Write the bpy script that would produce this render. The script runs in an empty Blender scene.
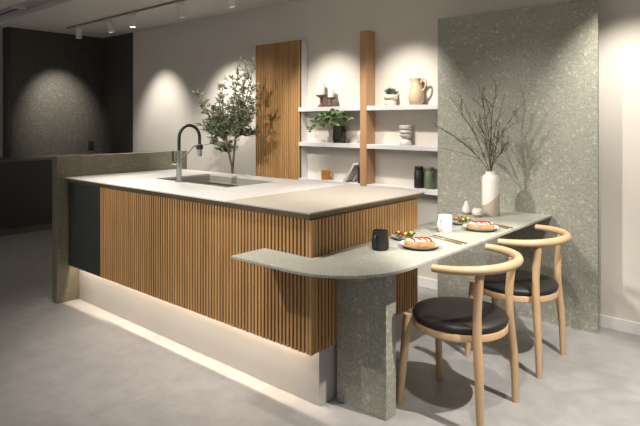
import bpy, bmesh, math, random
from mathutils import Vector, Matrix
random.seed(11)
S = bpy.context.scene
COL = S.collection
PI = math.pi

# ------------------------------------------------------------------ mesh helpers
def NB(): return bmesh.new()

def box(bm, x0, x1, y0, y1, z0, z1):
    v = [bm.verts.new(p) for p in ((x0,y0,z0),(x1,y0,z0),(x1,y1,z0),(x0,y1,z0),(x0,y0,z1),(x1,y0,z1),(x1,y1,z1),(x0,y1,z1))]
    for f in ((0,3,2,1),(4,5,6,7),(0,1,5,4),(1,2,6,5),(2,3,7,6),(3,0,4,7)): bm.faces.new([v[i] for i in f])

def prism(bm, pts, z0, z1):
    a = [bm.verts.new((x,y,z0)) for x,y in pts]; b = [bm.verts.new((x,y,z1)) for x,y in pts]
    n = len(pts)
    bm.faces.new(a[::-1]); bm.faces.new(b)
    for i in range(n): bm.faces.new((a[i],a[(i+1)%n],b[(i+1)%n],b[i]))

def extrude_x(bm, prof, x0, x1):          # profile of (y,z) points swept along X
    a = [bm.verts.new((x0,y,z)) for y,z in prof]; b = [bm.verts.new((x1,y,z)) for y,z in prof]
    n = len(prof)
    bm.faces.new(a); bm.faces.new(b[::-1])
    for i in range(n): bm.faces.new((a[i],b[i],b[(i+1)%n],a[(i+1)%n]))

def spline(pts, n):                        # Catmull-Rom through points (tuples of any length)
    P = [tuple(p) for p in pts]; P = [P[0]]+P+[P[-1]]; out = []
    for i in range(1, len(P)-2):
        for k in range(n):
            t = k/n
            out.append(tuple(.5*((2*b)+(-a+c)*t+(2*a-5*b+4*c-d)*t*t+(-a+3*b-3*c+d)*t**3)
                       for a,b,c,d in zip(P[i-1],P[i],P[i+1],P[i+2])))
    out.append(P[-2]); return out

def tube(bm, pts, r, n=12, cap=True):     # r: number or list of radii
    pts = [Vector(p) for p in pts]
    R = r if isinstance(r,(list,tuple)) else [r]*len(pts)
    rings = []; up = None
    for i,p in enumerate(pts):
        t = (pts[min(i+1,len(pts)-1)]-pts[max(i-1,0)]).normalized()
        if up is None: up = Vector((0,0,1)) if abs(t.z)<.9 else Vector((1,0,0))
        u = (up - t*up.dot(t)).normalized(); up = u; w = t.cross(u)
        rings.append([bm.verts.new(p+(u*math.cos(2*PI*k/n)+w*math.sin(2*PI*k/n))*R[i]) for k in range(n)])
    for a,b in zip(rings, rings[1:]):
        for k in range(n): bm.faces.new((a[k],a[(k+1)%n],b[(k+1)%n],b[k]))
    if cap: bm.faces.new(rings[0][::-1]); bm.faces.new(rings[-1])

def lathe(bm, prof, c=(0,0,0), n=32, sx=1, sy=1):   # profile of (r,z)
    rings = []
    for r,z in prof:
        if r < 1e-6: rings.append([bm.verts.new((c[0],c[1],c[2]+z))])
        else: rings.append([bm.verts.new((c[0]+sx*r*math.cos(2*PI*k/n),c[1]+sy*r*math.sin(2*PI*k/n),c[2]+z)) for k in range(n)])
    for a,b in zip(rings, rings[1:]):
        if len(a)==1 and len(b)==1: continue
        for k in range(n):
            k2=(k+1)%n
            if len(a)==1: bm.faces.new((a[0],b[k2],b[k]))
            elif len(b)==1: bm.faces.new((a[k],a[k2],b[0]))
            else: bm.faces.new((a[k],a[k2],b[k2],b[k]))

def leaf(bm, base, d, L, W, fold=.25):     # a folded pointed leaf of six faces
    d = Vector(d).normalized()
    s = d.cross(Vector((random.uniform(-1,1),random.uniform(-1,1),random.uniform(-.3,1)))).normalized()
    n = s.cross(d).normalized(); b = Vector(base)
    m = [bm.verts.new(b+d*L*t-n*W*.15*(t*t*2)) for t in (0,.4,.75,1)]
    l = [bm.verts.new(b+d*L*t+s*W*w/2+n*W*fold) for t,w in ((.35,1),(.7,.75))]
    r = [bm.verts.new(b+d*L*t-s*W*w/2+n*W*fold) for t,w in ((.35,1),(.7,.75))]
    bm.faces.new((m[0],m[1],l[0])); bm.faces.new((m[1],m[2],l[1],l[0])); bm.faces.new((m[2],m[3],l[1]))
    bm.faces.new((m[0],r[0],m[1])); bm.faces.new((m[1],r[0],r[1],m[2])); bm.faces.new((m[2],r[1],m[3]))

def obj(name, bm, mat, parent=None, bevel=0, smooth=False, angle=40, label=None, local=False):
    if parent is not None and not local:
        bmesh.ops.translate(bm, verts=bm.verts, vec=-Vector(parent.matrix_basis.translation if parent.parent is None else parent.parent.matrix_basis.translation))
    bmesh.ops.recalc_face_normals(bm, faces=bm.faces)
    me = bpy.data.meshes.new(name); bm.to_mesh(me); bm.free()
    me.materials.append(mat)
    if smooth:
        for p in me.polygons: p.use_smooth = True
        me.set_sharp_from_angle(angle=math.radians(angle))
    o = bpy.data.objects.new(name, me); COL.objects.link(o)
    if parent is not None: o.parent = parent
    if bevel:
        m = o.modifiers.new('bevel','BEVEL'); m.width = bevel; m.segments = 2; m.limit_method='ANGLE'
    if label: o['label'] = label
    return o

def tag(o, label, cat, group=None, kind=None):
    o['label'] = label; o['category'] = cat
    if group: o['group'] = group
    if kind: o['kind'] = kind
    return o

def thing(name, label, cat, loc, rz=0, group=None):
    o = bpy.data.objects.new(name, None); COL.objects.link(o); o.empty_display_size = .05
    o.location = loc; o.rotation_euler = (0,0,rz)
    return tag(o, label, cat, group)

def struct(name, bm, mat, label=None, bevel=0):
    o = obj(name, bm, mat, bevel=bevel); o['kind'] = 'structure'
    if label: o['label'] = label; 
    return o

def copy_thing(root, loc, label, rz=None):
    c = root.copy(); COL.objects.link(c); c.location = loc; c['label'] = label
    if rz is not None: c.rotation_euler = (0,0,rz)
    for ch in root.children:
        k = ch.copy(); COL.objects.link(k); k.parent = c
        for g in ch.children:
            q = g.copy(); COL.objects.link(q); q.parent = k
    return c

# ------------------------------------------------------------------ materials
class M:
    def __init__(s, name, col=(.5,.5,.5), rough=.5, metal=0, spec=.5):
        s.m = bpy.data.materials.new(name); s.m.use_nodes = True; s.t = s.m.node_tree
        s.b = s.t.nodes['Principled BSDF']
        s.b.inputs['Base Color'].default_value = (*col,1); s.b.inputs['Roughness'].default_value = rough
        s.b.inputs['Metallic'].default_value = metal; s.b.inputs['Specular IOR Level'].default_value = spec
    def n(s, kind, **kw):
        x = s.t.nodes.new(kind)
        for k,v in kw.items():
            if k in x.inputs: x.inputs[k].default_value = v
            else: setattr(x,k,v)
        return x
    def l(s,a,b): s.t.links.new(a,b)
    def coord(s, scale=(1,1,1)):
        c = s.n('ShaderNodeTexCoord'); mp = s.n('ShaderNodeMapping'); mp.inputs['Scale'].default_value = scale
        s.l(c.outputs['Object'], mp.inputs['Vector']); return mp.outputs['Vector']
    def noise(s, vec, scale, detail=4, rough=.55):
        x = s.n('ShaderNodeTexNoise'); s.l(vec, x.inputs['Vector'])
        x.inputs['Scale'].default_value=scale; x.inputs['Detail'].default_value=detail; x.inputs['Roughness'].default_value=rough
        return x.outputs['Fac']
    def ramp(s, fac, stops):
        x = s.n('ShaderNodeValToRGB'); e = x.color_ramp.elements
        while len(e) < len(stops): e.new(.5)
        for el,(p,c) in zip(e,stops): el.position=p; el.color=(*c,1) if len(c)==3 else c
        s.l(fac, x.inputs['Fac']); return x.outputs['Color']
    def mix(s, fac, a, b, mode='MIX'):
        x = s.n('ShaderNodeMix', data_type='RGBA', blend_type=mode)
        for k,v in ((0,fac),(6,a),(7,b)):
            if hasattr(v,'is_linked') or hasattr(v,'links'): s.l(v, x.inputs[k])
            else: x.inputs[k].default_value = v if k==0 else (*v,1)
        return x.outputs[2]
    def base(s, c): s.l(c, s.b.inputs['Base Color'])
    def bump(s, h, strength=.2, dist=.002):
        x = s.n('ShaderNodeBump'); x.inputs['Strength'].default_value=strength; x.inputs['Distance'].default_value=dist
        s.l(h, x.inputs['Height']); s.l(x.outputs['Normal'], s.b.inputs['Normal'])

def speckled(name, dark, mid, chip, scale=1, rough=.45, fine=.5, amt=.55):
    a = M(name, mid, rough); v = a.coord((scale,)*3)
    base = a.ramp(a.noise(v, 9, 6, .65), [(.3,dark),(.7,mid)])
    grit = a.ramp(a.noise(v, 90, 3, .7), [(.35,tuple(.72*c for c in dark)),(.62,tuple(1.18*c for c in mid))])
    c = a.mix(fine, base, grit)
    for sc, lim in ((38,.22),(85,.2)):
        # irregular chips: warped voronoi cells, only some of them light
        w = a.n('ShaderNodeTexNoise'); a.l(v, w.inputs['Vector']); w.inputs['Scale'].default_value = sc*1.3; w.inputs['Detail'].default_value = 3
        mv = a.mix(.045, v, w.outputs['Color'])
        vo = a.n('ShaderNodeTexVoronoi'); a.l(mv, vo.inputs['Vector']); vo.inputs['Scale'].default_value = sc
        sep = a.n('ShaderNodeSeparateColor'); a.l(vo.outputs['Color'], sep.inputs['Color'])
        cell = a.ramp(sep.outputs[0], [(1-lim-.02,(0,0,0)),(1-lim+.1,(1,1,1))])
        inside = a.ramp(vo.outputs['Distance'], [(.25,(1,1,1)),(.5,(0,0,0))])
        f = a.mix(1.0, cell, inside, 'MULTIPLY')
        sf = a.n('ShaderNodeSeparateColor'); a.l(f, sf.inputs['Color'])
        fm = a.n('ShaderNodeMath', operation='MULTIPLY'); a.l(sf.outputs[0], fm.inputs[0]); fm.inputs[1].default_value = amt
        c = a.mix(fm.outputs[0], c, chip)
    a.base(c); return a.m

def wood(name, a_, b_, axis=2, scale=1, rough=.45, pitch=None):
    a = M(name, b_, rough)
    sc = [34*scale]*3; sc[axis] = 1.6*scale
    v = a.coord(tuple(sc))
    g = a.noise(v, 1.6, 5, .6)
    c = a.ramp(g, [(.3,a_),(.7,b_)])
    if pitch:
        t = a.n('ShaderNodeTexCoord'); s = a.n('ShaderNodeSeparateXYZ'); a.l(t.outputs['Object'], s.inputs[0])
        ad = a.n('ShaderNodeMath', operation='ADD'); a.l(s.outputs[0], ad.inputs[0]); a.l(s.outputs[1], ad.inputs[1])
        dv = a.n('ShaderNodeMath', operation='DIVIDE'); a.l(ad.outputs[0], dv.inputs[0]); dv.inputs[1].default_value = pitch
        fl = a.n('ShaderNodeMath', operation='FLOOR'); a.l(dv.outputs[0], fl.inputs[0])
        wn = a.n('ShaderNodeTexWhiteNoise', noise_dimensions='1D'); a.l(fl.outputs[0], wn.inputs['W'])
        tint = a.ramp(wn.outputs['Value'], [(0,(.86,.85,.83)),(.5,(.97,.97,.97)),(1,(1.1,1.09,1.06))])
        c = a.mix(1.0, c, tint, 'MULTIPLY')
    a.base(c); a.bump(g, .15, .001); return a.m

def mottled(name, c0, c1, scale, rough=.5, detail=5, bump=0, spec=.5):
    a = M(name, c1, rough, 0, spec); f = a.noise(a.coord(), scale, detail, .6)
    a.base(a.ramp(f, [(.32,c0),(.68,c1)]))
    if bump: a.bump(f, bump)
    return a.m

def plain(name, c, rough=.5, metal=0, spec=.5): return M(name, c, rough, metal, spec).m

def glow(name, c, k):
    a = M(name, c, .5); a.b.inputs['Emission Color'].default_value=(*c,1); a.b.inputs['Emission Strength'].default_value=k; return a.m

WALL  = mottled('wall_paint', (.60,.56,.50), (.63,.59,.53), 1.5, .85, 3)
CEIL  = mottled('ceiling_paint', (.76,.735,.70), (.79,.765,.73), 1.2, .9, 3)
DARKW = speckled('dark_stone_cladding', (.030,.027,.020), (.052,.047,.037), (.16,.148,.122), 1.7, .6, .6, .6)
FLOORM = None
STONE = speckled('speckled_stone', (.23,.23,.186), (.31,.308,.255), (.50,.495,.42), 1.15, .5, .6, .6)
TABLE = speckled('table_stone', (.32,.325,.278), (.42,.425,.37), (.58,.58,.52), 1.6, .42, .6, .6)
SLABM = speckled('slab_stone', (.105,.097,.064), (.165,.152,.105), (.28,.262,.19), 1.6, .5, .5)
SLAT  = wood('oak_slats', (.37,.205,.080), (.52,.305,.130), 2, 1, .45, .0239)
SBACK = wood('dark_backing', (.030,.016,.008), (.048,.027,.013), 2, 1, .7)  # much darker brown than the slats, so the gaps contrast
OAK   = wood('oak_board', (.38,.215,.105), (.47,.285,.15), 2, .8, .45)
ASH   = wood('light_ash', (.42,.275,.150), (.52,.355,.208), 2, .7, .42)
ASHR  = mottled('light_ash_rail', (.45,.30,.168), (.50,.34,.198), 14, .4, 4)
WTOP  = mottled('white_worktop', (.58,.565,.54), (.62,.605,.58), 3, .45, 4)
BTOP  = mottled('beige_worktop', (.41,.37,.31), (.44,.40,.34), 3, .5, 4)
KICK  = mottled('grey_plinth', (.36,.345,.33), (.39,.375,.355), 2, .4, 3)
WHITE = mottled('white_lacquer', (.62,.60,.60), (.66,.64,.64), 3, .45, 3)
BASEB = mottled('white_skirting', (.72,.70,.67), (.76,.74,.71), 3, .5, 3)
DOORM = mottled('blackened_green_lacquer', (.019,.023,.021), (.025,.030,.027), 4, .4, 3)
BLACKC= mottled('black_cabinet', (.010,.011,.010), (.015,.016,.015), 3, .45, 3)
DTOP  = mottled('dark_worktop', (.07,.065,.058), (.11,.10,.09), 8, .35, 5)
STEEL = mottled('brushed_steel', (.34,.315,.29), (.38,.355,.33), 6, .5, 4)
STEEL.node_tree.nodes['Principled BSDF'].inputs['Metallic'].default_value = .25
CHROME= plain('chrome', (.72,.72,.72), .12, 1)
BLACK = mottled('matt_black', (.012,.012,.012), (.018,.017,.016), 20, .45, 3)
LEATH = mottled('dark_brown_leather', (.011,.009,.0075), (.018,.014,.012), 60, .52, 4, .15)
CERW  = mottled('white_ceramic', (.60,.575,.53), (.66,.635,.59), 12, .35, 3)
CERG  = mottled('grey_ceramic', (.52,.49,.45), (.60,.57,.53), 20, .6, 3)
FIXT  = plain('white_fixture', (.62,.60,.57), .5)
TRACK = plain('track_metal', (.22,.19,.165), .5)
BARK  = mottled('brown_bark', (.06,.042,.028), (.12,.09,.06), 30, .8, 4)
TWIG  = mottled('twig_bark', (.055,.038,.024), (.10,.07,.045), 30, .8, 4)
BRASS = mottled('aged_brass', (.28,.20,.09), (.40,.30,.15), 30, .35, 3)
BRASS.node_tree.nodes['Principled BSDF'].inputs['Metallic'].default_value = .7

a = M('concrete_floor', (.3,.3,.3), .42)
v = a.coord(); f1 = a.noise(v, 1.3, 6, .6); f2 = a.noise(v, 9, 6, .65)
c = a.mix(.5, a.ramp(f1, [(.3,(.265,.255,.252)),(.72,(.36,.35,.345))]), a.ramp(f2, [(.3,(.24,.232,.23)),(.7,(.39,.38,.375))]))
br = a.n('ShaderNodeTexBrick'); a.l(v, br.inputs['Vector'])
br.inputs['Scale'].default_value = 1; br.inputs['Brick Width'].default_value = 1.2; br.inputs['Row Height'].default_value = .6; br.offset = 0
br.inputs['Mortar Size'].default_value = .0012; br.inputs['Color1'].default_value=(1,1,1,1); br.inputs['Color2'].default_value=(1,1,1,1); br.inputs['Mortar'].default_value=(.75,.75,.75,1)
c = a.mix(1.0, c, br.outputs['Color'], 'MULTIPLY'); a.base(c); FLOORM = a.m

def leafmat(name, c0, c1, rough=.5):
    a = M(name, c0, rough); f = a.noise(a.coord(), 22, 2, .5)
    a.base(a.ramp(f, [(.38,c0),(.62,c1)])); return a.m
OLIVE = leafmat('olive_leaf', (.085,.11,.06), (.27,.30,.19))
POTH  = leafmat('ivy_leaf', (.05,.10,.03), (.24,.34,.12))
SUCC  = leafmat('succulent_leaf', (.045,.085,.07), (.12,.19,.15))
BUD   = leafmat('green_bud', (.14,.17,.05), (.22,.25,.09))
SALAD = leafmat('salad_leaf', (.03,.09,.015), (.12,.24,.04))

# two-tone vase: white above, beige below a slanting line in the glaze
a = M('two_tone_glaze', (.75,.72,.67), .45)
t = a.n('ShaderNodeTexCoord'); s_ = a.n('ShaderNodeSeparateXYZ'); a.l(t.outputs['Object'], s_.inputs[0])
mx = a.n('ShaderNodeMath', operation='MULTIPLY_ADD'); a.l(s_.outputs[0], mx.inputs[0]); mx.inputs[1].default_value = -.62; a.l(s_.outputs[2], mx.inputs[2])
my = a.n('ShaderNodeMath', operation='MULTIPLY_ADD'); a.l(s_.outputs[1], my.inputs[0]); my.inputs[1].default_value = -.50; a.l(mx.outputs[0], my.inputs[2])
gt = a.n('ShaderNodeMath', operation='LESS_THAN'); a.l(my.outputs[0], gt.inputs[0]); gt.inputs[1].default_value = .108
a.base(a.mix(gt.outputs[0], (.76,.73,.68), (.50,.43,.34))); VASE2 = a.m

# ------------------------------------------------------------------ the setting
WY = 3.856; CH = 2.472; LX = -7.371
b = NB(); box(b, -11, 2.6, -3, 4.1, -.1, 0); struct('floor', b, FLOORM)
b = NB(); box(b, LX-.15, 2.6, WY, WY+.15, 0, CH+.3)
struct('wall_back', b, WALL)
b = NB(); box(b, LX, -6.609, WY-.012, WY, 0, CH); struct('trim_1', b, DARKW, 'dark stone cladding on the end of the back wall')
b = NB(); box(b, LX-.15, LX, 2.652, WY, 0, CH+.2); struct('wall_left', b, DARKW)
b = NB(); box(b, LX-.16, LX+.004, 2.612, 2.652, 0, CH+.2); struct('trim_2', b, BLACK, 'black end post of the dark stone wall')
b = NB(); box(b, -1.7, 2.6, WY-.014, WY, 0, .076); struct('baseboard_back', b, BASEB, bevel=.002)
b = NB(); box(b, -3.50, -1.70, WY-.014, WY, 0, .076); struct('baseboard_niche', b, BASEB, bevel=.002)
# ceiling: lower kitchen ceiling, a shallow raised band, lower ceiling again in front
b = NB(); box(b, -11, 2.6, 2.45, WY, CH, CH+.35)
struct('ceiling', b, CEIL)
RECP = mottled('recess_shade_grey', (.56,.54,.51), (.60,.575,.545), 1.5, .9, 3)  # ceiling tone darkened, the recess shade is put into the colour
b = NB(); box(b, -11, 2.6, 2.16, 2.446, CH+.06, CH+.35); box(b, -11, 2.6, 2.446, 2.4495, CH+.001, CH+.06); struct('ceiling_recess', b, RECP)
b = NB(); box(b, -11, 2.6, -3, 2.16, CH, CH+.35); struct('ceiling_front', b, CEIL)
# far room seen past the end of the dark wall
b = NB(); box(b, -11, -10.85, -3, 4.1, 0, CH+.3); struct('wall_far', b, WALL)
b = NB(); box(b, -10.85, LX-.15, 3.95, 4.1, 0, CH+.3); struct('wall_far_back', b, WALL)

# air vent in the recess
vt = thing('air_vent', 'pale slotted air vent in the ceiling recess above the dark wall', 'vent', (-6.55,2.30,CH+.02))
b = NB(); box(b, -6.85,-6.25,2.25,2.40,CH+.030,CH+.06); obj('frame', b, FIXT, vt, .004)
b = NB(); box(b, -6.82,-6.28,2.305,2.330,CH+.026,CH+.031); obj('slot', b, BLACK, vt)

# ------------------------------------------------------------------ ceiling track and its spotlights
b = NB(); box(b, -6.85,.6,3.098,3.122,CH-.018,CH)
tag(obj('ceiling_track', b, TRACK, bevel=.002), 'slim grey lighting track along the ceiling beside the back wall', 'light track')
BULB = glow('lamp_glow', (1,.93,.82), 9)
def spot_fixture():
    t = thing('track_spotlight', '', 'spotlight', (0,0,0), 0, 'spotlights on the ceiling track')
    b = NB(); box(b,-.05,.05,-.014,.014,-.012,0); obj('track_adapter', b, FIXT, t, .002, local=True)
    b = NB(); tube(b, [(0,0,-.012),(0,0,-.03)], .007, 10); obj('stem', b, FIXT, t, smooth=True, local=True)
    b = NB(); lathe(b, [(0,-.025),(.030,-.027),(.033,-.032),(.033,-.146),(.029,-.150),(.027,-.130),(0,-.130)]); body = obj('lamp_body', b, FIXT, t, smooth=True, local=True)
    b = NB(); lathe(b, [(0,-.146),(.022,-.145),(.0265,-.140),(.0265,-.132),(0,-.132)], n=20); obj('lens', b, BULB, body, smooth=True, label='glowing round lens', local=True)
    return t
sp = spot_fixture()
TZ = CH-.018
labs = ['white cylinder spotlight at the far left end of the track, above the dark wall',
        'white cylinder spotlight second along the track from the dark wall',
        'white cylinder spotlight with its glowing lens showing, above the dark and pale wall joint',
        'white cylinder spotlight on the track above the tap and sink end of the pale wall',
        'white cylinder spotlight at the top edge of the view, rightmost of those on the track']
for i,(x,tx,ty) in enumerate(((-6.56,.12,.20),(-5.85,.26,.0),(-5.33,-.02,0),(-4.50,.26,0),(-3.77,.26,0))):
    o = sp if i==0 else copy_thing(sp, (0,0,0), '')
    o.location = (x,3.11,TZ); o['label'] = labs[i]; 
    for ch in o.children:
        if ch.name.startswith('lamp_body'): ch.rotation_euler = (tx,ty,0); 

# ------------------------------------------------------------------ kitchen island
XL, XR, YF, YB = -4.040, -1.657, 1.839, 2.748
isl = thing('kitchen_island', 'kitchen island clad in vertical oak slats with a lit recessed plinth', 'kitchen island', (-2.85,2.29,0))
PITCH = .0239
def slats(bm, p0, p1, z0, z1, depth, normal, w=.0132):
    # vertical battens from p0 to p1 (2-D points); normal is the outward direction; faces lie on the p0-p1 line
    p0=Vector(p0); p1=Vector(p1); L=(p1-p0).length; d=(p1-p0)/L; n=Vector(normal); N=max(1,round(L/PITCH)); pt=L/N
    for k in range(N):
        c = p0+d*(pt*(k+.5))
        q = [c-d*w/2, c+d*w/2, c+d*w/2-n*depth, c-d*w/2-n*depth]
        prism(bm, [(u.x,u.y) for u in q], z0, z1)
b = NB(); slats(b, (-3.570,YF), (XR-.016,YF), .264, .868, .018, (0,-1)); box(b, XR-.016, XR, YF, YF+.024, .264, .868)
obj('slat_front', b, SLAT, isl)
b = NB(); box(b, -3.570, XR-.017, YF+.018, YF+.026, .266, .868); obj('backing_board', b, SBACK, isl, label='dark board behind the front slats')
b = NB(); slats(b, (XR,YF+.024), (XR,YB), .264, .868, .016, (1,0))
obj('slat_end', b, SLAT, isl)
b = NB(); box(b, XR-.021, XR-.016, YF+.026, YB, .266, .868); obj('backing_board', b, SBACK, isl, label='dark board behind the end slats')
b = NB(); box(b, XL+.002, -3.572, YF, YF+.020, .264, .868); obj('door', b, DOORM, isl, .002, label='plain black-green door at the left end')
b = NB(); box(b, XL+.002, XR-.02, YF+.026, YB-.02, .425, .445)
box(b, XL+.002, XR-.02, YF+.026, YF+.04, .445, .868); box(b, XL+.002, XR-.02, YB-.034, YB-.02, .445, .868)
box(b, XL+.002, XL+.02, YF+.04, YB-.034, .445, .868); box(b, XR-.04, XR-.02, YF+.04, YB-.034, .445, .868)
obj('cabinet_body', b, KICK, isl)
b = NB(); box(b, XL+.002, -1.680, 1.919, YB-.06, 0, .425); obj('plinth', b, KICK, isl, .0015)
b = NB(); box(b, XL+.03, -1.72, 1.866, 1.870, .325, .339); obj('light_strip', b, glow('strip_glow', (1,.80,.58), 6), isl)

# stone upright at the far end of the island
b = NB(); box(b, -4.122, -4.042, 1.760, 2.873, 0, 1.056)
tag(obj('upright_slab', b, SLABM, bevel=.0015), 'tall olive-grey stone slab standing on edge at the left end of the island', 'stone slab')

# worktops (knife edge: thin lip over a bevelled underside)
ZT, ZL, ZB = .905, .8985, .8685
YT0, YT1 = 1.815, 2.800
SPLIT_X = -2.222  # worktop divides here into a whiter left and a beiger right part
prof = [(YT0,ZT),(YT0,ZL),(2.195,ZL),(2.195,ZT)]
EDGE = mottled('brown_edge', (.13,.098,.062), (.16,.125,.08), 6, .5, 3)  # bevel coloured a darker brown than the worktop above it
b = NB(); extrude_x(b, prof, -4.036, SPLIT_X-.0006)
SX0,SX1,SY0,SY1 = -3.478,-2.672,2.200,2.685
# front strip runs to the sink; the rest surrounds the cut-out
box(b, -4.036, SX0, 2.195, YT1, ZB, ZT); box(b, SX1, SPLIT_X-.0006, 2.195, YT1, ZB, ZT); box(b, SX0, SX1, SY1, YT1, ZB, ZT)
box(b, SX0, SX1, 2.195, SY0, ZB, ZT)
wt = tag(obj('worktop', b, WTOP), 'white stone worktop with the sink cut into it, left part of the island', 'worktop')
b = NB(); extrude_x(b, [(YT0+.001,ZL),(YT0+.022,ZB),(2.194,ZB),(2.194,ZL)], -4.035, SPLIT_X-.0006); obj('underside_bevel', b, EDGE, wt, local=True, label='brown bevelled underside of the edge')
b = NB(); box(b, SPLIT_X+.0006,-1.645,YT0,YT1,ZL,ZT)
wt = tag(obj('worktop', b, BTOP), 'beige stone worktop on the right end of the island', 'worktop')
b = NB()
lo = [(SPLIT_X+.0006,YT0+.022,ZB),(-1.645-.024,YT0+.022,ZB),(-1.645-.024,YT1-.01,ZB),(SPLIT_X+.0006,YT1-.01,ZB)]
up = [(SPLIT_X+.0006,YT0+.001,ZL),(-1.646,YT0+.001,ZL),(-1.646,YT1-.001,ZL),(SPLIT_X+.0006,YT1-.001,ZL)]
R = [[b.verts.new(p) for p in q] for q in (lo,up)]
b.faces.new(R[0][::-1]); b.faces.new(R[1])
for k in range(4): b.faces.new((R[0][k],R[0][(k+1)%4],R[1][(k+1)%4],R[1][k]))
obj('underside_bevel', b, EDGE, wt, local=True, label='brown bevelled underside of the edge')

# sink
sk = thing('kitchen_sink', 'large rectangular undermount sink sunk in the white worktop', 'sink', ((SX0+SX1)/2,(SY0+SY1)/2,.68))
b = NB(); t_=.004; g=.002; z0=.69; z1=ZT-.012
box(b, SX0+g,SX1-g,SY0+g,SY1-g,z0-t_,z0)
box(b, SX0+g,SX0+g+t_,SY0+g,SY1-g,z0,z1); box(b, SX1-g-t_,SX1-g,SY0+g,SY1-g,z0,z1)
box(b, SX0+g+t_,SX1-g-t_,SY0+g,SY0+g+t_,z0,z1); box(b, SX0+g+t_,SX1-g-t_,SY1-g-t_,SY1-g,z0,z1)
obj('basin', b, STEEL, sk)
b = NB(); box(b, SX0+g+t_,SX1-g-t_,SY1-.030,SY1-g-t_,z1-.05,z1-.044); obj('ledge', b, STEEL, sk)
b = NB(); lathe(b, [(0,.003),(.03,.003),(.045,.001),(.045,0)], (-3.05,2.45,z0), 24); obj('drain', b, CHROME, sk, smooth=True)

# faucet
fc = thing('kitchen_faucet', 'tall arched kitchen faucet with black hose and chrome post beside the sink', 'faucet', (-3.135,2.165,ZT))
X,Y = -3.135,2.165
b = NB(); lathe(b, [(0,0),(.027,0),(.027,.006),(.021,.010),(.0168,.03),(.0168,.205),(.013,.212),(0,.212)], (X,Y,ZT), 24); obj('post', b, CHROME, fc, smooth=True)
arc = [(X,Y,ZT+.19),(X,Y,ZT+.28)]
R_=.083
for k in range(1,13):
    t=PI*k/12; arc.append((X, Y+R_-R_*math.cos(t), ZT+.295+R_*math.sin(t)))
arc.append((X, Y+2*R_, ZT+.25))
b = NB(); tube(b, spline(arc,3), .0108, 14); obj('hose', b, BLACK, fc, smooth=True)
b = NB(); lathe(b, [(0,.165),(.015,.167),(.0165,.172),(.0175,.21),(.0165,.25),(0,.25)], (X,Y+2*R_,ZT), 20); obj('spray_head', b, STEEL, fc, smooth=True, label='steel spray head')
b = NB(); tube(b, spline([(X,Y+.012,ZT+.165),(X,Y+.06,ZT+.185),(X,Y+.115,ZT+.235),(X,Y+2*R_-.016,ZT+.238)],5), .0065, 10); obj('docking_arm', b, STEEL, fc, smooth=True)
b = NB(); lathe(b, [(.0195,.0),(.024,.0),(.024,.03),(.0195,.03)], (X,Y+2*R_,ZT+.215), 20); obj('docking_ring', b, BLACK, fc, smooth=True)
b = NB(); tube(b, [(X-.016,Y,ZT+.125),(X-.055,Y-.005,ZT+.125)], .012, 14); h = obj('lever_hub', b, CHROME, fc, smooth=True)
b = NB(); tube(b, spline([(X-.052,Y-.005,ZT+.122),(X-.060,Y-.006,ZT+.15),(X-.062,Y-.006,ZT+.205)],4), .0058, 10); obj('lever', b, BLACK, h, smooth=True, label='black lever')

# ------------------------------------------------------------------ stone table joined to the island
TZ0, TZ1 = .689, .702
pts = [(-1.957,1.8375),(-1.957,1.630),(-1.60,1.630)]
cx,cy,rx_,ry_ = -1.60,1.99,.363,.36
for k in range(1,17):
    t = -PI/2+PI/2*k/16; pts.append((cx+rx_*math.cos(t)**.97, cy+ry_*math.sin(t)))
pts += [(-1.237,3.7005),(-1.705,3.7005),(-1.705,2.752),(-1.655,2.752),(-1.655,1.8375)]
tb = thing('dining_table', 'grey speckled stone table wrapping the island corner and reaching the stone panel', 'table', (-1.5,2.4,0))
b = NB(); prism(b, pts, TZ0, TZ1); obj('table_top', b, TABLE, tb, .0015)
b = NB(); box(b, -1.6555, -1.377, 2.017, 2.094, 0, TZ0); obj('slab_leg', b, STONE, tb, .0015, label='slab leg of darker speckled stone')

# stone panel standing before the back wall
b = NB(); box(b, -2.066, -.960, 3.703, 3.722, 0, 2.076)
tag(obj('stone_panel', b, STONE, bevel=.001), 'tall speckled grey-green stone panel standing in front of the pale wall', 'panel')

# ------------------------------------------------------------------ tall slatted cabinet and wall shelves
tc = thing('tall_cabinet', 'tall white cabinet with an oak slatted front beside the shelves', 'cabinet', (-3.826,3.80,0))
b = NB(); box(b, -4.131,-3.522,3.775,WY-.001,0,2.066); obj('cabinet_body', b, WHITE, tc, .001)
b = NB(); slats(b, (-4.131,3.749), (-3.524,3.749), .02, 2.068, .014, (0,-1), .0138); d_ = obj('door', b, SLAT, tc)
b = NB(); box(b, -4.131,-3.524,3.763,3.774,.02,2.068); obj('backing_board', b, SBACK, d_)

b = NB(); box(b, -2.811,-2.744,3.729,WY-.001,0,2.070)
tag(obj('oak_upright', b, OAK, bevel=.001), 'tall oak upright board dividing the white wall shelves', 'upright')
SY = 3.731
for z0,z1,lv,what in ((1.402,1.440,'upper',('the candles','the pitcher')),(1.085,1.121,'middle',('the trailing plant','the stacked white vase')),(.752,.788,'lowest',('the amber mug and books','the two canisters'))):
    b = NB(); box(b, -3.5215,-2.8115,SY,WY-.001,z0,z1)
    tag(obj('wall_shelf', b, WHITE, bevel=.0015), lv+' white wall shelf left of the oak upright, under '+what[0], 'shelf', 'white wall shelves')
    b = NB(); box(b, -2.7435,-1.62,SY,WY-.001,z0,z1)
    tag(obj('wall_shelf', b, WHITE, bevel=.0015), lv+' white wall shelf right of the oak upright, under '+what[1], 'shelf', 'white wall shelves')

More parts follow.
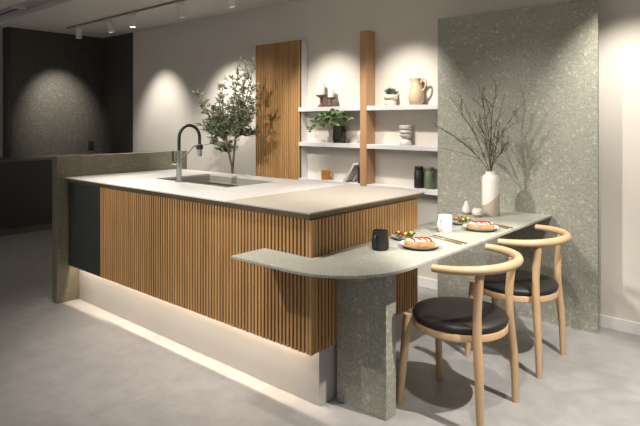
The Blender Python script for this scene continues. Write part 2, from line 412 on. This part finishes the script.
# ------------------------------------------------------------------ things on the shelves
Z1,Z2,Z3 = 1.440,1.121,.788
WAX = mottled('candle_wax', (.80,.74,.64), (.85,.79,.69), 15, .5, 2)
WALN = wood('walnut_turned', (.09,.036,.018), (.17,.07,.034), 2, 1, .4)
def candlestick(x, y, hs, hc, r, label):
    t = thing('candle_holder', label, 'candle holder', (x,y,Z1), 0, 'candle holders on the upper left shelf')
    s=hs
    b = NB(); lathe(b, [(0,0),(r*.80,0),(r*.80,.008),(r*.5,.016),(r*.26,s*.35),(r*.34,s*.5),(r*.24,s*.65),(r*.5,s*.80),(r*1.06,s*.88),(r*1.06,s),(0,s)], (x,y,Z1), 24); obj('stand', b, WALN, t, smooth=True)
    c = thing('candle', label.replace('dark turned wood candle holder','white pillar candle on the candle holder'), 'candle', (x,y,Z1+hs), 0, 'pillar candles on the upper left shelf')
    b = NB(); lathe(b, [(0,0),(r*.66,0),(r*.68,.004),(r*.68,hc-.004),(r*.62,hc),(0,hc-.003)], (x,y,Z1+hs), 24); obj('wax', b, WAX, c, smooth=True)
    b = NB(); tube(b, [(x,y,Z1+hs+hc-.004),(x+.001,y,Z1+hs+hc+.008)], .0012, 6); obj('wick', b, BLACK, c)
candlestick(-3.292,3.79,.110,.106,.046,'taller left dark turned wood candle holder on the upper left shelf')
candlestick(-3.180,3.795,.086,.072,.040,'shorter right dark turned wood candle holder on the upper left shelf')

# trailing plant in dark glass vase
pv = thing('potted_plant', 'trailing leafy green plant in a dark glass jar on the middle left shelf', 'plant', (-3.085,3.79,Z2))
SMOKE = mottled('smoked_glass', (.020,.016,.012), (.040,.032,.024), 18, .12, 4)
b = NB(); lathe(b, [(0,0),(.050,0),(.058,.01),(.061,.06),(.059,.12),(.055,.148),(.057,.152),(.052,.152),(.050,.14),(.05,.10),(0,.10)], (-3.085,3.79,Z2), 28); obj('jar', b, SMOKE, pv, smooth=True)
bs = NB(); bl = NB(); rr = random.Random(5)
o0 = Vector((-3.085,3.785,Z2+.12))
ends = [(-.27,-.06,.00),(-.20,-.07,.09),(-.14,-.05,.13),(-.06,-.06,.15),(.0,-.05,.16),(.07,-.06,.14),(.13,-.06,.10),(.17,-.05,.09),(-.10,-.09,.03),(.05,-.10,.04),(-.02,-.10,.06),(.09,-.03,.12),(-.24,-.05,.06),(-.05,.02,.14),(-.11,-.05,.10),(.03,-.09,.1),(.02,-.07,.08),(-.07,-.09,.1)]
for e in ends:
    p1 = o0+Vector(e); mid = (o0+p1)/2+Vector((0,-.01,.06))
    path = spline([o0,mid,p1],5); tube(bs, path, .0018, 5)
    for k in range(5,len(path)):
        for j in range(1 if k<len(path)-2 else 2):
            d = Vector((rr.uniform(-1,1),rr.uniform(-1,.3),rr.uniform(-.5,.5)))
            q = Vector(path[k]); L=rr.uniform(.035,.055)
            if q.y+d.normalized().y*L > WY-.015: d.y = -abs(d.y)
            leaf(bl, path[k], d, L, L*.7, .12)
obj('stem', bs, BARK, pv); obj('foliage', bl, POTH, pv)

# orange mug
def mug(name, label, x, y, z, r, h, hang, mat, taper=1.0, hr=.024):
    t = thing(name, label, 'mug', (x,y,z))
    b = NB(); lathe(b, [(0,.004),(r*.88,0),(r*.98,.006),(r*1.0,h*.3),(r*taper,h),(r*taper-.004,h),(r*taper-.005,h-.003),(r*.93,.01),(0,.010)], (x,y,z), 36); obj('cup', b, mat, t, smooth=True)
    c,s = math.cos(hang), math.sin(hang); P=[]
    for k in range(11):
        a = -PI/2+PI*k/10; q = r*.93+hr*1.1*math.cos(a); P.append((x+c*q,y+s*q,z+h*.53+h*.30*math.sin(a)))
    b = NB(); tube(b, P, r*.13, 10); obj('handle', b, mat, t, smooth=True)
    return t
AMB = mottled('amber_glaze', (.36,.155,.028), (.46,.21,.042), 14, .35, 3)
mug('mug','amber brown mug on the lower left shelf',-3.240,3.79,Z3,.040,.082,.45,AMB,.98)

# leaning book and dark book
PAPER = mottled('cream_cover', (.60,.56,.49), (.66,.62,.55), 30, .6, 2)
PAGES = mottled('book_pages', (.66,.62,.55), (.72,.69,.63), 90, .8, 2)
NAVY = mottled('dark_book_cover', (.010,.011,.014), (.016,.018,.022), 20, .5, 3)
def book(name, label, loc, w, hgt, th, tilt, mat):
    t = thing(name, label, 'book', loc); t.rotation_euler = (0,tilt,0)
    b = NB(); box(b, 0,.003,-w/2,w/2,0,hgt); box(b, th-.003,th,-w/2,w/2,0,hgt); box(b, .003,th-.003,*((-w/2,-w/2+.003) if tilt==0 else (w/2-.003,w/2)),0,hgt); obj('cover', b, mat, t, local=True)
    b = NB(); box(b, .0032,th-.0032,-w/2+.0035,w/2-.0035,.003,hgt-.003); obj('page_block', b, PAGES, t, local=True)
    return t
book('book','cream book leaning on the lower left shelf',(-3.000,3.785,Z3+.0003),.105,.200,.020,math.radians(34),PAPER)
book('book','dark book standing against the oak upright on the lower left shelf',(-2.842,3.79,Z3),.10,.140,.030,0,NAVY)

# succulent in a pale stone pot
su = thing('potted_succulent','small succulent in a pale stone bowl on the upper right shelf','plant',(-2.543,3.79,Z1))
PLAS = mottled('pale_plaster', (.60,.54,.45), (.70,.64,.55), 18, .75, 4, .2)
b = NB(); lathe(b, [(0,0),(.044,0),(.047,.004),(.047,.040),(.043,.046),(.050,.050),(.057,.058),(.058,.078),(.052,.088),(.046,.088),(.044,.078),(0,.078)], (-2.543,3.79,Z1), 8*4); obj('bowl', b, PLAS, su, smooth=True)
b = NB(); r2 = random.Random(9)
for k in range(34):
    a = k*2.4; e = .25+k/34*1.1
    d = (math.cos(a)*math.cos(e), math.sin(a)*math.cos(e)*.8, math.sin(e))
    leaf(b, (-2.543+d[0]*.006,3.79+d[1]*.006,Z1+.086), d, r2.uniform(.05,.078), .022, .3)
obj('rosette', b, SUCC, su, smooth=True, angle=80)

# pitcher
pi = thing('pitcher','sandy beige ceramic pitcher with a loop handle on the upper right shelf','pitcher',(-2.303,3.79,Z1))
SAND = mottled('sandy_ceramic', (.56,.41,.27), (.64,.49,.34), 10, .6, 4, .1)
x,y,z = -2.303,3.79,Z1
b = NB(); prof=[(0,0),(.046,0),(.052,.006),(.060,.03),(.0625,.06),(.057,.10),(.047,.135),(.040,.160),(.0405,.185),(.047,.208),(.043,.208),(.037,.185),(.036,.16),(.042,.13),(0,.10)]
lathe(b, prof, (x,y,z), 36)
for v in b.verts:                       # pour the rim out into a spout on the left
    k = max(0,(v.co.z-z-.165)/.043); dx = v.co.x-x
    if k>0 and dx<0:
        w = math.exp(-((v.co.y-y)/.018)**2); v.co.x -= .020*k*w; v.co.z += .010*k*w
obj('jug', b, SAND, pi, smooth=True, angle=60)
b = NB(); tube(b, spline([(x+.040,y,z+.175),(x+.062,y,z+.202),(x+.084,y,z+.196),(x+.088,y,z+.165),(x+.072,y,z+.125),(x+.052,y,z+.110)],5), .0075, 10); obj('handle', b, SAND, pi, smooth=True)

# white sculptural vessel
ws = thing('sculptural_vase','white vase of stacked rounded forms on the middle right shelf','vase',(-2.402,3.79,Z2))
b = NB(); lathe(b, [(0,0),(.050,0),(.053,.008),(.047,.030),(.034,.046),(.026,.052),(.026,.058),(.040,.066),(.046,.076),(.044,.086),(.036,.090),(.046,.096),(.050,.106),(.046,.116),(.040,.120),(.048,.126),(.050,.140),(.050,.158),(.046,.160),(.044,.145),(0,.12)], (-2.402,3.79,Z2), 36)
obj('vessel', b, CERW, ws, smooth=True, angle=50)

# two canisters
def canister(x, label, mat):
    t = thing('canister', label, 'canister', (x,3.80,Z3), 0, 'canisters on the lower right shelf')
    b = NB(); lathe(b, [(0,0),(.036,0),(.038,.004),(.036,.130),(.030,.140),(.030,.144),(0,.144)], (x,3.80,Z3), 28); obj('jar', b, mat, t, smooth=True)
    b = NB(); lathe(b, [(0,.144),(.033,.1445),(.034,.150),(.034,.166),(.030,.170),(0,.170)], (x,3.80,Z3), 28); obj('lid', b, mat, t, smooth=True)
    b = NB(); tube(b, [(x+.030,3.79,Z3+.135),(x+.040,3.785,Z3+.130),(x+.043,3.785,Z3+.142)], .004, 8); obj('clasp', b, mat, t, smooth=True)
canister(-2.285,'black lidded canister on the lower right shelf',BLACK)
canister(-2.192,'sage green lidded canister on the lower right shelf',mottled('sage_glaze',(.115,.15,.085),(.15,.185,.11),14,.5,3))

# ------------------------------------------------------------------ olive tree behind the island
ot = thing('olive_tree','potted olive tree standing behind the island by the slatted cabinet','tree',(-3.955,3.30,0))
b = NB(); lathe(b, [(0,0),(.15,0),(.16,.02),(.19,.34),(.19,.36),(.175,.36),(.17,.32),(0,.32)], (-3.955,3.30,0), 32); obj('pot', b, CERG, ot, smooth=True)
tips = [(-4.349,3.216,1.610),(-4.386,3.314,1.518),(-4.175,3.258,1.465),(-4.136,3.333,1.682),(-3.999,3.340,1.750),(-3.704,3.161,1.757),(-3.60,3.16,1.832),(-3.799,3.408,1.798),(-3.60,3.223,1.649),(-3.58,3.215,1.460),(-3.855,3.459,1.250),(-3.747,3.290,1.341),(-4.462,3.408,1.285),(-4.204,3.292,1.173),(-4.165,3.345,1.078),(-3.872,3.188,1.520),(-3.890,3.343,1.543),(-4.151,3.418,1.343),(-4.163,3.307,1.400),(-3.874,3.377,1.654),(-3.974,3.355,1.250),(-4.30,3.25,1.32),(-4.02,3.22,1.45),(-3.70,3.37,1.55),(-4.08,3.25,1.58)]
b = NB(); bl = NB(); rr = random.Random(21)
f0=Vector((-3.957,3.30,.32)); f1=Vector((-3.955,3.30,.95)); L1=Vector((-4.03,3.30,1.12)); R1=Vector((-3.90,3.30,1.16))
tube(b, spline([f0,(-3.965,3.30,.6),(-3.945,3.30,.85),L1],4), [.011]*4+[.010]*4+[.009]*4+[.008], 8)
tube(b, spline([f0+Vector((.02,.01,0)),(-3.935,3.31,.6),(-3.952,3.31,.86),R1],4), [.011]*4+[.010]*4+[.009]*4+[.008], 8)
for tp in tips:
    tp = Vector(tp)-Vector((0,0,.05)); root = L1 if tp.x < -4.0 else R1
    if tp.z < 1.2: root = (f1+root)/2
    mid = root.lerp(tp,.5)+Vector((rr.uniform(-.04,.04),rr.uniform(-.04,.04),.0))
    path = [Vector(q) for q in spline([root,root.lerp(mid,.5)+Vector((0,0,.02)),mid,tp],6)]
    n=len(path); tube(b, path, [.0075*(1-.75*k/n) for k in range(n)], 6)
    for k in range(5,n):
        for j in range(2):
            d = Vector((rr.uniform(-1,1),rr.uniform(-1,1),rr.uniform(-.2,.9))).normalized()
            e = path[k]+d*rr.uniform(.04,.10)
            if e.x>-3.53: e.x=-3.53
            tube(b, [path[k],e], [.0022,.0012], 4)
            for m in range(6):
                q = path[k].lerp(e, rr.uniform(.2,1.0))
                dd = (d*.7+Vector((rr.uniform(-1,1),rr.uniform(-1,1),rr.uniform(-.3,1)))).normalized()
                leaf(bl, q, dd, rr.uniform(.030,.050), rr.uniform(.009,.013), .15)
    for m in range(5):
        leaf(bl, tp, Vector((rr.uniform(-.6,.6),rr.uniform(-.6,.6),1)), rr.uniform(.035,.055), .012, .15)
obj('trunk', b, BARK, ot, smooth=True); obj('foliage', bl, OLIVE, ot)

# ------------------------------------------------------------------ dark cabinet run on the left
lc = thing('base_cabinet','long black base cabinet along the dark stone wall','cabinet',(-7.1,2.4,0))
b = NB(); box(b, LX+.001,-6.838,.6,WY-.014,.09,.850); obj('cabinet_body', b, BLACKC, lc, .002)
b = NB(); box(b, LX+.001,-6.90,.6,WY-.014,0,.09); obj('plinth', b, DTOP, lc)
b = NB(); box(b, LX+.001,-6.825,.6,WY-.0135,.852,.872); tag(obj('worktop', b, DTOP, bevel=.001),'thin dark worktop over the black base cabinet','worktop')
uo = thing('wall_outlet','small black outlet on the dark stone wall above the worktop','outlet',(LX,3.668,.985))
b = NB(); box(b, LX+.0005,LX+.010,3.628,3.708,.925,1.045); obj('plate', b, BLACK, uo, .003)
b = NB(); box(b, LX+.0102,LX+.0125,3.650,3.686,.95,.98); box(b, LX+.0102,LX+.0125,3.650,3.686,.99,1.02); obj('socket', b, BLACKC, uo)

# ------------------------------------------------------------------ stools
def prism_x(b):                            # two crossing tapered rails under the seat
    for ang in (PI/4,-PI/4):
        q=[(-.17,.370),(-.06,.330),(.06,.330),(.17,.370),(.17,.396),(-.17,.396)]; n0=len(b.verts)
        extrude_x(b, q, -.014, .014); b.verts.ensure_lookup_table()
        bmesh.ops.rotate(b, verts=b.verts[n0:], cent=(0,0,0), matrix=Matrix.Rotation(ang,3,'Z'))
def make_stool():
    t = thing('dining_chair','', 'chair', (0,0,0), 0, 'round seat wooden chairs at the stone table')
    # local: origin under the seat centre, +X is the backrest side
    b = NB(); lathe(b, [(0,.398),(.204,.398),(.214,.404),(.217,.418),(.210,.430),(.17,.438),(.09,.441),(0,.442)], n=48); obj('seat', b, LEATH, t, smooth=True, angle=60, local=True, label='round padded dark leather seat')
    b = NB(); lathe(b, [(.160,.364),(.211,.364),(.215,.368),(.215,.393),(.212,.397),(.160,.397),(.160,.364)], n=48); obj('seat_frame', b, ASH, t, smooth=True, local=True)
    b = NB(); prism_x(b); obj('cross_brace', b, ASH, t, .002, local=True)
    for s in (-1,1):
        b = NB(); tube(b, spline([(-.208,s*.183,0),(-.200,s*.166,.20),(-.189,s*.147,.412)],6), [.0145+.005*min(1,k/8) for k in range(13)], 16)
        obj('leg', b, ASH, t, smooth=True, local=True)
        P = spline([(.190,s*.186,0),(.184,s*.184,.20),(.168,s*.170,.40),(.168,s*.168,.53),(.182,s*.174,.672)],5)
        n=len(P); b = NB(); tube(b, P, [.0145+.0055*math.sin(min(1,k/(n*.62))*PI*.75) for k in range(n)], 16)
        obj('leg', b, ASH, t, smooth=True, local=True, label='tall rear leg carrying the back rail')
    R=[]; rad=[]
    pts=[(.258*math.cos(a),.268*math.sin(a)) for a in [-1.53+3.06*k/20 for k in range(21)]]
    N=len(pts); P=[]
    for k,(x,y) in enumerate(pts):
        q=abs(k/(N-1)-.5)*2; P.append((x,y,.690-.006*q,.0205-.0045*q**2))
    P=spline(P,4)
    b=NB(); tube(b,[p[:3] for p in P],[p[3] for p in P],18); obj('back_rail', b, ASHR, t, smooth=True, local=True)
    return t
st = make_stool(); st.location=(-1.208,2.370,0); st['label']='nearer light wood chair with round dark leather seat, beside the slab leg'
copy_thing(st,(-1.212,3.060,0),'farther light wood chair with round dark leather seat, next to the stone panel')

# ------------------------------------------------------------------ things on the table
TT = TZ1
mug('mug','matt black mug on the table corner beside the slats',-1.520,2.178,TT,.041,.090,-1.45,BLACK,.90,.018)
mug('mug','white mug on the stone table beyond the black mug',-1.494,2.761,TT,.039,.092,-1.75,CERW,.97,.020)

RIM = mottled('grey_speckled_glaze', (.20,.195,.185), (.30,.29,.28), 60, .5, 3)
def plate(name, label, x, y, r, mat, hgt=.020, under=None):
    t = thing(name, label, 'plate', (x,y,TT))
    b = NB(); lathe(b, [(0,.005),(r*.60,.006),(r*.80,.010),(r*.985,hgt),(r,hgt)], (x,y,TT), 40); obj('plate_well', b, mat, t, smooth=True, angle=60)
    b = NB(); lathe(b, [(r,hgt),(r*1.0,hgt-.002),(r*.82,.006),(r*.58,0),(0,0.0005)], (x,y,TT), 40); obj('plate_underside', b, under or RIM, t, smooth=True, angle=60, label='grey glazed outside')
    return t
GREYP = mottled('grey_plate', (.42,.40,.37), (.50,.48,.45), 40, .5, 3)
p1=(-1.400,2.340); p2=(-1.372,2.945); s1=(-1.560,2.452); s2=(-1.532,3.035)
plate('dinner_plate','white plate with toast on the near part of the table',*p1,.098,CERW)
plate('dinner_plate','white plate with toast on the far part of the table',*p2,.098,CERW)
plate('side_plate','small grey plate of salad beside the black mug',*s1,.068,GREYP,.016)
plate('side_plate','small grey plate of salad beyond the white mug',*s2,.068,GREYP,.016)

BREAD = mottled('toasted_bread', (.32,.14,.045), (.50,.27,.11), 40, .8, 4, .3)
CREAM = mottled('whipped_cream', (.66,.61,.54), (.74,.69,.62), 40, .5, 3)
BERRY = mottled('strawberry', (.24,.025,.015), (.36,.055,.033), 60, .35, 3)
def toast(label, x, y, rz, seed):
    t = thing('toast', label, 'toast', (x,y,TT+.0092), rz)
    b = NB(); o = [(-.062,-.036),(.050,-.042),(.064,-.030),(.064,.030),(.050,.042),(-.062,.036),(-.068,.026),(-.068,-.026)]
    prism(b, [(p*1.08,q*1.08) for p,q in o], 0, .025); obj('bread', b, BREAD, t, .006, smooth=True, local=True)
    b = NB(); r3=random.Random(seed)
    lathe(b, [(0,0),(.060,0),(.062,.003),(.056,.006),(.03,.0075),(0,.007)], (0,0,.0245), 40, 1.06, .67)
    for v in b.verts:
        if v.co.z>.0246:
            v.co.z += .0016*math.sin(v.co.x*210+seed)*math.cos(v.co.y*190); q=1+.06*math.sin(math.atan2(v.co.y,v.co.x)*7+seed); v.co.x*=q; v.co.y*=q
    obj('cream', b, CREAM, t, smooth=True, angle=80, local=True)
    for k in range(4):
        xx=-.040+k*.0265+r3.uniform(-.003,.003); b = NB()
        tube(b, spline([(xx-.012,.036,.031),(xx-.004,.014,.0335),(xx+.007,-.014,.0335),(xx+.014,-.041,.0285)],4), [  .002+.0042*math.sin(PI*j/12)**.6 if 0<j<12 else .002 for j in range(13)], 10)
        obj('strawberry_slice', b, BERRY, t, smooth=True, local=True)
toast('toast with cream and strawberries on the near plate',p1[0],p1[1],math.radians(38),1)
toast('toast with cream and strawberries on the far plate',p2[0],p2[1],math.radians(38),2)

YEL = mottled('yellow_pepper', (.55,.32,.035), (.66,.44,.08), 60, .4, 3)
def salad(x, y, name, seed):
    r3=random.Random(seed); b=NB()
    for k in range(46):
        a=r3.uniform(0,2*PI); q=r3.uniform(0,.042)
        leaf(b, (x+q*math.cos(a),y+q*math.sin(a),TT+.012+r3.uniform(0,.016)), (math.cos(a),math.sin(a),r3.uniform(.1,.9)), r3.uniform(.016,.028), .015, .2)
    tag(obj('salad_greens', b, SALAD), 'green salad leaves heaped on the '+name, 'salad', kind='stuff')
    for k,(dx,dy) in enumerate(((-.026,-.020),(.022,-.026),(.034,.012))):
        b=NB(); h=.0085; lathe(b, [(0,-h),(h*.8,-h*.8),(h*1.15,0),(h*.8,h*.8),(0,h)], (x+dx,y+dy,TT+.034), 10)
        tag(obj('pepper_chunk', b, YEL, smooth=True), 'small yellow vegetable chunk in the salad on the '+name, 'vegetable', 'yellow chunks on the '+name)
    for k,(dx,dy) in enumerate(((-.040,.0),(.004,-.030))):
        b=NB(); h=.011; lathe(b, [(0,-h),(h*.75,-h*.66),(h,0),(h*.75,h*.66),(0,h)], (x+dx,y+dy,TT+.035), 14)
        tag(obj('cherry_tomato', b, BERRY, smooth=True), 'red tomato piece in the salad on the '+name, 'tomato', 'red pieces on the '+name)
salad(*s1,'small plate beside the black mug',3); salad(*s2,'small plate beyond the white mug',4)

def knife(label, p, q):
    p=Vector((*p,TT)); q=Vector((*q,TT)); d=(q-p); L=d.length
    t = thing('table_knife', label, 'knife', p, math.atan2(d.y,d.x))
    b=NB(); tube(b, [(L*.52,0,.004),(L*.75,0,.0045),(L,0,.0045)], [.0030,.0036,.0042], 10); obj('handle', b, BRASS, t, smooth=True, local=True)
    b=NB(); prism(b, [(0,.001),(.015,-.006),(L*.45,-.007),(L*.53,-.003),(L*.53,.003),(.01,.004)], .0008, .0030); obj('blade', b, BRASS, t, local=True)
def fork(label, p, q):
    p=Vector((*p,TT)); q=Vector((*q,TT)); d=(q-p); L=d.length
    t = thing('table_fork', label, 'fork', p, math.atan2(d.y,d.x))
    b=NB(); tube(b, spline([(L*.28,0,.006),(L*.40,0,.004),(L*.75,0,.0045),(L,0,.0045)],3), [.0028]*5+[.0036]*5, 10); obj('handle', b, BRASS, t, smooth=True, local=True)
    b=NB(); prism(b, [(L*.18,-.010),(L*.25,-.008),(L*.30,-.002),(L*.30,.002),(L*.25,.008),(L*.18,.010)], .0030, .0052)
    for k in range(3): box(b, 0,L*.185,-.010+k*.0083,-.0066+k*.0083,.0022,.0042)
    obj('tines', b, BRASS, t, local=True)
knife('brass knife beside the near plate',(-1.505,2.600),(-1.275,2.520))
fork('brass fork beside the near plate',(-1.490,2.625),(-1.262,2.552))
knife('brass knife beside the far plate',(-1.480,3.145),(-1.262,3.060))
fork('brass fork beside the far plate',(-1.465,3.172),(-1.248,3.092))

CLAY = mottled('brown_clay_base', (.20,.15,.08), (.27,.20,.11), 30, .7, 3)
def ornament(name, label, x, y, prof, base, stem):
    t = thing(name, label, 'ornament', (x,y,TT))
    b=NB(); lathe(b, base, (x,y,TT), 28); obj('base', b, CLAY, t, smooth=True, label='brown unglazed base')
    b=NB(); lathe(b, prof, (x,y,TT), 28); obj('body', b, CERG, t, smooth=True, angle=70)
    if stem: b=NB(); tube(b, [(x,y,TT+stem),(x+.003,y,TT+stem+.012)], .0018, 6); obj('stem', b, BARK, t)
ornament('pear_ornament','grey ceramic pear ornament with brown base beside the tall vase',-1.668,3.372,[(.031,.016),(.032,.026),(.029,.042),(.020,.060),(.014,.075),(.011,.084),(.006,.089),(0,.090)],[(0,0),(.027,0),(.031,.016),(0,.016)],0)
ornament('apple_ornament','squat grey ceramic apple ornament between the pear and the tall vase',-1.568,3.322,[(.031,.016),(.036,.028),(.034,.044),(.024,.055),(.012,.057),(0,.053)],[(0,0),(.024,0),(.031,.016),(0,.016)],.053)

# tall vase with branches
vx,vy = -1.535,3.445
vs = tag(obj('vase', (lambda b:(lathe(b,[(0,0),(.052,0),(.056,.005),(.0565,.23),(.053,.250),(.044,.262),(.034,.266),(.033,.282),(.035,.286),(.030,.286),(.028,.268),(.044,.25),(.046,.05),(0,.05)],(0,0,0),40),b)[1])(NB()), VASE2, smooth=True, angle=50),
    'tall white vase with a beige slanting base, holding bare branches on the table', 'vase')
vs.location=(vx,vy,TT)
stems = [
 [(-1.90,3.34,1.30),(-1.855,3.399,1.125)],
 [(-1.841,3.472,1.479),(-1.718,3.463,1.387),(-1.80,3.48,1.18)],
 [(-1.620,3.380,1.372),(-1.764,3.438,1.503)],
 [(-1.567,3.326,1.536),(-1.565,3.409,1.423),(-1.549,3.496,1.267)],
 [(-1.514,3.493,1.549),(-1.427,3.415,1.478)],
 [(-1.415,3.464,1.320),(-1.500,3.507,1.30)],
 [(-1.445,3.504,1.126)],
]
rr = random.Random(8)
for i,tps in enumerate(stems):
    base = Vector((vx+rr.uniform(-.01,.01),vy+rr.uniform(-.01,.01),TT+.10))
    neck = Vector((vx+(tps[0][0]-vx)*.05,vy+rr.uniform(-.008,.008),TT+.292))
    br = thing('budding_branch','thin bare budding branch standing in the tall two-tone vase','branch',base,0,'branches in the tall vase')
    b=NB(); bb=NB()
    tip=Vector(tps[0]); mid=neck.lerp(tip,.5)+Vector((-.02 if tip.x>vx else .02,0,.02))
    main=[Vector(q) for q in spline([base,neck,mid,tip],8)]; n=len(main)
    tube(b, main, [.0034*(1-.72*k/n) for k in range(n)], 6)
    def buds(path, k0):
        for k in range(k0,len(path)):
            for j in range(1):
                d=Vector((rr.uniform(-1,1),rr.uniform(-1,1),rr.uniform(.2,1.2)))
                leaf(bb, path[k], d, rr.uniform(.009,.018), .0065, .2)
    buds(main, 12)
    subs=[(Vector(t_), rr.uniform(.45,.6)) for t_ in tps[1:]]
    for k in range(8):
        s=rr.uniform(.42,.95); p=main[int(s*(n-1))]; dd=(tip-neck).normalized()
        subs.append((p+dd*rr.uniform(.05,.12)+Vector((rr.uniform(-.07,.07),rr.uniform(-.05,.03),rr.uniform(-.01,.05))), s))
    for e,s in subs:
        p=main[int(s*(n-1))]; e=Vector(e); e.y=min(e.y,3.66)
        path=[Vector(q) for q in spline([p,p.lerp(e,.5)+Vector((rr.uniform(-.012,.012),0,.008)),e],5)]
        m=len(path); tube(b, path, [.0019*(1-.6*k/m) for k in range(m)], 5); buds(path,4)
    obj('twig', b, TWIG, br, smooth=True); obj('buds', bb, BUD, br)['kind'] = 'stuff'

# ------------------------------------------------------------------ lights
def spot(name, loc, target, power, cone, blend=.4, col=(1,.87,.72), size=.03):
    l = bpy.data.lights.new(name,'SPOT'); l.energy=power; l.spot_size=math.radians(cone); l.spot_blend=blend; l.color=col; l.shadow_soft_size=size
    o = bpy.data.objects.new(name,l); COL.objects.link(o); o.location=loc
    o.rotation_euler = (Vector(target)-Vector(loc)).to_track_quat('-Z','Y').to_euler(); return o
ZF = CH-.21
WC=(1,.94,.855)
spot('lamp_dark_wall', (-6.62,3.13,ZF), (-7.37,3.24,1.42), 140, 60, 1, WC)
for x,tx,pw in ((-5.85,-5.88,75),(-4.50,-4.60,85),(-3.19,-3.19,78),(-2.38,-2.38,80),(-.80,-.78,84)):
    spot('lamp_wall', (x,3.13,ZF), (tx,WY,1.15), pw, 70, .9, WC)
spot('lamp_island', (-5.33,3.11,ZF), (-3.9,2.5,.9), 50, 60, .8, WC)
# spots over the island and in front of it, out of the picture
spot('lamp_table', (-2.62,1.25,ZF+.1), (-1.28,3.3,.70), 215, 50, .9, WC, .07)
spot('lamp_stools', (.02,2.25,ZF+.1), (-1.02,2.66,.1), 290, 46, .35, WC, .02)
spot('fill_island_corner', (-1.85,1.40,ZF+.1), (-1.85,2.15,.85), 80, 74, .9, WC)  # unseen fill, added to brighten the table tip and worktop front
spot('lamp_front_right', (-.62,1.50,ZF+.1), (-1.18,2.75,.6), 100, 50, .6, WC)
spot('lamp_front_slats', (-2.9,.30,ZF+.1), (-2.75,1.84,.68), 165, 66, .8, WC, .012)
spot('lamp_front_floor', (-2.0,.55,ZF+.1), (-1.9,1.0,0), 42, 74, .9, WC)
spot('lamp_tree', (-2.80,1.75,ZF+.1), (-4.05,3.35,1.15), 190, 46, .7, WC)
spot('lamp_worktop', (-3.6,1.7,ZF+.1), (-3.2,2.3,.9), 72, 85, .8, WC)
# LED strip under the island
l = bpy.data.lights.new('strip_lamp','AREA'); l.shape='RECTANGLE'; l.size=2.29; l.size_y=.008; l.energy=11.5; l.color=(1,.82,.62)
o = bpy.data.objects.new('strip_lamp',l); COL.objects.link(o); o.location=((XL-1.69)/2,1.8715,.332); l.spread=math.radians(140)
# soft room light from the open showroom behind the camera
w = bpy.data.worlds.new('room_air'); S.world=w; w.use_nodes=True
w.node_tree.nodes['Background'].inputs[0].default_value=(1,.965,.93,1); w.node_tree.nodes['Background'].inputs[1].default_value=.43

# ------------------------------------------------------------------ camera
cam = bpy.data.cameras.new('camera'); co = bpy.data.objects.new('camera',cam); COL.objects.link(co)
co.location=(0,0,1.31); co.rotation_euler=(PI/2,0,math.radians(41.12))
cam.sensor_width=36; cam.lens=36*555/640; cam.shift_y=-(213-121.5)/640; cam.clip_start=.05
S.camera=co
S.view_settings.view_transform='Standard'; S.view_settings.look='None'; S.view_settings.gamma=1; S.view_settings.use_curve_mapping=False
S.view_settings.exposure=0.22
S.cycles.use_denoising=True
